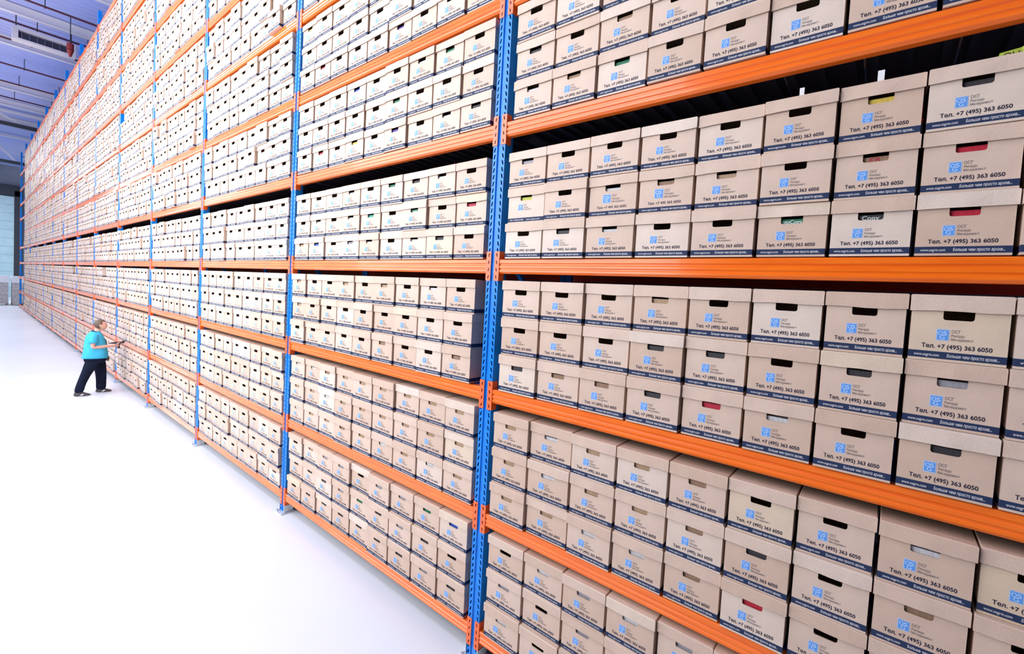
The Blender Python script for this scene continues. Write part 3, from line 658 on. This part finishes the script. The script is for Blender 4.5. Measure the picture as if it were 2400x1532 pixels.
def skin_mesh(chains, sub=1):
    """grow one surface round chains of (point, radius)"""
    me = bpy.data.meshes.new('s'); vs, es, rs, idx = [], [], [], {}
    for ch in chains:
        prev = None
        for p, r in ch:
            key = tuple(round(c, 4) for c in p)
            if key not in idx: idx[key] = len(vs); vs.append(p); rs.append(r)
            if prev is not None: es.append((prev, idx[key]))
            prev = idx[key]
    me.from_pydata(vs, es, []); o = bpy.data.objects.new('s', me); COL.objects.link(o)
    mo = o.modifiers.new('skin', 'SKIN'); mo.use_smooth_shade = True; mo.branch_smoothing = .4
    me.skin_vertices[0].data[0].use_root = True
    for v, r in zip(me.skin_vertices[0].data, rs): v.radius = (r, r) if not isinstance(r, tuple) else r
    su = o.modifiers.new('sub', 'SUBSURF'); su.levels = su.render_levels = sub
    dg = bpy.context.evaluated_depsgraph_get(); m2 = bpy.data.meshes.new_from_object(o.evaluated_get(dg)); bpy.data.objects.remove(o); bpy.data.meshes.remove(me); return m2
def loft(b, rings, n=16, cap=True, mi=0, pw=2.4):
    """rings: (f, l, z, half depth, half width[, tilt f per unit])"""
    base = len(b.v); vs = []
    for f, l, z, hd, hw in rings:
        for i in range(n):
            t = 2 * math.pi * i / n; c, s = math.cos(t), math.sin(t)
            vs.append(P(f + hd * math.copysign(abs(c) ** (2 / pw), c), l + hw * math.copysign(abs(s) ** (2 / pw), s), z))
    fs = []
    for k in range(len(rings) - 1):
        for i in range(n): fs.append((k * n + i, k * n + (i + 1) % n, (k + 1) * n + (i + 1) % n, (k + 1) * n + i))
    if cap: fs += [tuple(range(n))[::-1], tuple(range((len(rings) - 1) * n, len(rings) * n))]
    b.add(vs, fs, mi)
def smooth(o, lv=1):
    md = o.modifiers.new('sub', 'SUBSURF'); md.levels = md.render_levels = lv
    o.data.polygons.foreach_set('use_smooth', [True] * len(o.data.polygons)); return o
pel = P(-.02, 0, .90)
chains = [[(pel, .12), (P(-.02, 0, 1.08), .125), (P(-.025, 0, 1.28), .13), (P(-.01, 0, 1.42), .075), (P(.015, 0, 1.49), .056), (P(.045, 0, 1.54), .056)],
          [(P(-.025, 0, 1.28), .13), (P(-.03, .16, 1.39), .062), (P(-.05, .205, 1.24), .050), (P(-.065, .215, 1.105), .042), (P(.11, .175, 1.118), .040), (P(.27, .125, 1.135), .028), (P(.335, .10, 1.14), .030)],
          [(P(-.025, 0, 1.28), .13), (P(-.03, -.16, 1.39), .062), (P(-.02, -.21, 1.25), .050), (P(-.005, -.235, 1.12), .042), (P(.12, -.13, 1.11), .040), (P(.255, -.01, 1.105), .028), (P(.31, .03, 1.105), .030)],
          [(pel, .12), (P(-.04, .09, .82), .085), (P(-.16, .15, .48), .058), (P(-.28, .17, .10), .042), (P(-.22, .17, .05), .036)],
          [(pel, .12), (P(.02, -.09, .82), .085), (P(.085, -.11, .46), .058), (P(.085, -.12, .10), .042), (P(.15, -.12, .05), .036)]]
body = skin_mesh(chains, 1)
bm = bmesh.new(); bm.from_mesh(body)
# hands: five fingers rooted in each palm, closed round the scanner grip
def fingers(root, along, side, up, lens, curl):
    out = []
    for i, L in enumerate(lens):
        r0 = Vector(root) + Vector(side) * (.030 - .020 * i)
        a = r0 + Vector(along) * L * .45; c = a + (Vector(along) * .4 + Vector(up) * curl) * L * .38; d = c + (Vector(along) * -.35 + Vector(up) * curl) * L * .30
        out.append([(tuple(r0), .0095), (tuple(a), .009), (tuple(c), .0085), (tuple(d), .0075)])
    return out
A = lambda f, l, z: Vector(P(f, l, z))
for root, al, sd, up in ((P(.35, .098, 1.14), A(.9, -.25, .1), A(0, 0, 1), A(.1, -1, 0)), (P(.325, .035, 1.105), A(.9, .25, .05), A(0, 0, 1), A(.1, 1, 0))):
    for ch in fingers(root, al, sd, up, (.075, .085, .08, .065), .9):
        fm = skin_mesh([ch], 1); bm.from_mesh(fm); bpy.data.meshes.remove(fm)
    r0 = Vector(root) + A(-.01, 0, .02); th = [(tuple(r0), .011), (tuple(r0 + A(.035, 0, .028)), .010), (tuple(r0 + A(.07, 0, .034)), .0085)]
    fm = skin_mesh([th], 1); bm.from_mesh(fm); bpy.data.meshes.remove(fm)
# head
HC = Vector((.068, 0, 1.605))
def head_pt(u, v, k=1.0):
    # u: longitude from the face, v: latitude
    c = math.cos(v); x, y, z = math.cos(u) * c, math.sin(u) * c, math.sin(v)
    d, w_, h = .110, .080, .123
    if z < 0: w_ *= 1 - .32 * (-z) ** 1.3; d *= 1 - .22 * (-z)
    px_ = x * d + (.028 * (-z) if z < 0 else -.006 * z); py_ = y * w_; pz_ = z * h
    if x > .55 and z < .3: px_ += .006 * (x - .55)
    return Vector((HC.x + px_ * k, HC.y + py_ * k, HC.z + pz_ * k))
def head_grid(b, nu, nv, k=1.0, keep=None, v0=-90, v1=90):
    idx = {}
    for j in range(nv + 1):
        for i in range(nu):
            u = 2 * math.pi * i / nu; v = math.radians(v0 + (v1 - v0) * j / nv); idx[(i, j)] = len(b.v); b.v.append(tuple(head_pt(u, v, k)))
    for j in range(nv):
        for i in range(nu):
            q = (idx[(i, j)], idx[((i + 1) % nu, j)], idx[((i + 1) % nu, j + 1)], idx[(i, j + 1)])
            if keep is None or keep(2 * math.pi * (i + .5) / nu, v0 + (v1 - v0) * (j + .5) / nv): b.f.append(q); b.mi.append(0)
hb = MB(); head_grid(hb, 20, 14)
hb.add([(.166, -.012, 1.612), (.166, .012, 1.612), (.192, 0, 1.580), (.168, -.017, 1.568), (.168, .017, 1.568), (.166, 0, 1.63)], [(5, 0, 2), (5, 2, 1), (0, 3, 2), (1, 2, 4), (3, 4, 2)])   # nose
for s in (-1, 1):
    hb.add([(.055, s * .074, 1.63), (.075, s * .076, 1.615), (.07, s * .076, 1.575), (.055, s * .074, 1.57), (.05, s * .093, 1.635), (.07, s * .088, 1.622), (.064, s * .084, 1.575), (.045, s * .09, 1.585)], [(0, 1, 5, 4), (1, 2, 6, 5), (2, 3, 7, 6), (3, 0, 4, 7), (4, 5, 6, 7)])
hm = hb.mesh('h', M_SKIN); bm.from_mesh(hm); bpy.data.meshes.remove(hm)
for f_ in bm.faces: f_.smooth = True; f_.material_index = 0
bmesh.ops.remove_doubles(bm, verts=bm.verts, dist=.0001); bmesh.ops.recalc_face_normals(bm, faces=bm.faces)
me = bpy.data.meshes.new('body'); bm.to_mesh(me); bm.free(); me.materials.append(M_SKIN); link('body', me, man)
b = MB(); head_grid(b, 24, 16, 1.055, lambda u, v: v > 38 + 6 * math.cos(u) or (math.cos(u) < .25 and v > 6 - 0 * u) or (math.cos(u) < -.25 and v > -30))
smooth(b.build('hair', M_HAIR, man)).modifiers.new('thick', 'SOLIDIFY').thickness = -.008
for s in (-1, 1):
    b = MB(); b.tube((.158, s * .031, 1.612), (.165, s * .031, 1.612), .010, 8); b.build('eye', mat('eye_dark', (.05, .03, .02), .3), man)
    b = MB(); b.box(.156, .168, s * .031 - .015, s * .031 + .015, 1.629, 1.634); b.build('eyebrow', M_HAIR, man)
b = MB(); b.box(.158, .172, -.02, .02, 1.538, 1.546); b.build('mouth', mat('lip', (.5, .2, .18), .5), man)
# t-shirt: torso and two sleeves in one garment
b = MB()
loft(b, [(-.02, 0, .842, .232, .205), (-.015, 0, .92, .225, .205), (-.012, 0, 1.05, .208, .200), (-.02, 0, 1.18, .190, .198), (-.028, 0, 1.30, .170, .198), (-.03, 0, 1.375, .142, .185), (-.025, 0, 1.43, .105, .140), (-.012, 0, 1.468, .074, .082)], 20, cap=False)
for s in (-1, 1):
    fe, le = (-.055, .212) if s > 0 else (-.018, .214)
    r0 = [(-.03, .13), (-.035, .185), (fe + .005, le), (fe, le + .004)]; zz = [1.385, 1.372, 1.28, 1.205]; rr = [.070, .080, .077, .074]
    b2 = MB(); n = 14; vs = []
    for (f, l), z, r in zip(r0, zz, rr):
        ax = Vector((-.05, s * .6, -.8)).normalized() if z > 1.3 else Vector((-.08, s * .12, -1)).normalized(); a = Vector((1, 0, 0)); a = (a - ax * a.dot(ax)).normalized(); c_ = ax.cross(a)
        for i in range(n):
            t = 2 * math.pi * i / n; q = Vector((f, s * l, z)) + (a * math.cos(t) + c_ * math.sin(t)) * r; vs.append(P(*q))
    b.add(vs, [(k * n + i, k * n + (i + 1) % n, (k + 1) * n + (i + 1) % n, (k + 1) * n + i) for k in range(3) for i in range(n)])
sh = smooth(b.build('t_shirt', M_SHIRT, man)); sm = sh.modifiers.new('thick', 'SOLIDIFY'); sm.thickness = .006
# trousers
b = MB()
loft(b, [(-.015, 0, .885, .195, .175), (-.015, 0, .84, .205, .185), (-.02, 0, .76, .19, .180), (-.02, 0, .71, .165, .165)], 18)
loft(b, [(-.045, .085, .80, .150, .090), (-.085, .105, .68, .128, .095), (-.140, .135, .55, .105, .088), (-.178, .150, .46, .094, .083), (-.225, .160, .32, .085, .078), (-.262, .168, .20, .082, .074), (-.280, .170, .060, .088, .074)], 14)
loft(b, [(.015, -.085, .80, .150, .090), (.05, -.100, .68, .125, .095), (.078, -.108, .54, .108, .088), (.088, -.112, .42, .100, .083), (.092, -.116, .28, .094, .078), (.092, -.120, .16, .092, .075), (.088, -.120, .050, .092, .074)], 14)
smooth(b.build('trousers', M_TROUS, man))
for s, f0, l0 in ((1, -.355, .17), (-1, .005, -.12)):
    b = MB(); loft(b, [(f0 + .135, l0, .0, .145, .050), (f0 + .135, l0, .022, .147, .052), (f0 + .125, l0, .045, .135, .048), (f0 + .085, l0, .075, .088, .042), (f0 + .075, l0, .105, .062, .040)], 16, pw=2.2)
    so = smooth(b.build('shoe', M_SHOE, man))
    b = MB()
    for sd in (-1, 1): b.add([P(f0 + .09, l0 + sd * .0525, .018), P(f0 + .125, l0 + sd * .0525, .018), P(f0 + .165, l0 + sd * .050, .045), P(f0 + .14, l0 + sd * .047, .058), P(f0 + .115, l0 + sd * .048, .04)], [(0, 1, 2, 3, 4)])
    st = b.build('stripe', M_SHOEW, so, fix=False)
# lanyard with badge, belt pouch
b = MB()
pts = [(-.085, .045, 1.472), (-.04, .095, 1.478), (.03, .105, 1.43), (.09, .085, 1.36), (.135, .05, 1.28), (.166, .012, 1.20)]
for s in (1, -1):
    for p, q in zip(pts[:-1], pts[1:]): b.tube(P(p[0], s * p[1], p[2]), P(q[0], s * q[1], q[2]), .011, 6)
b.build('lanyard', M_STRAP, man)
b = MB(); b.box(.168, .180, -.03, .03, 1.13, 1.21); b.build('badge', M_BLACK, man)
b = MB(); b.box(.165, .225, -.085, .005, .775, .865); b.build('belt_pouch', mat('brown_pouch', (.06, .025, .02), .6), man)
# hand scanner: rests in his hands, a thing of its own
sc = empty('barcode_scanner', MAN, 'black pistol grip barcode scanner held up in front of the man', 'scanner'); sc.matrix_world = man.matrix_world.copy()
b = MB(); b.prism_y([(.20, 1.178), (.20, 1.186), (.30, 1.206), (.42, 1.214), (.45, 1.204), (.45, 1.180), (.40, 1.172), (.30, 1.170)], -.095, -.040); b.build('housing', M_BLACK, sc)
b = MB(); b.prism_y([(.44, 1.178), (.44, 1.232), (.475, 1.238), (.49, 1.225), (.49, 1.188), (.475, 1.176)], -.100, -.035); b.build('scan_head', M_BLACK, sc)
b = MB(); b.prism_y([(.375, 1.175), (.415, 1.175), (.402, 1.075), (.365, 1.072)], -.082, -.053); b.build('grip', M_BLACK, sc)
b = MB(); b.box(.35, .415, -.09, -.045, 1.058, 1.076); b.build('battery_foot', M_BLACK, sc)
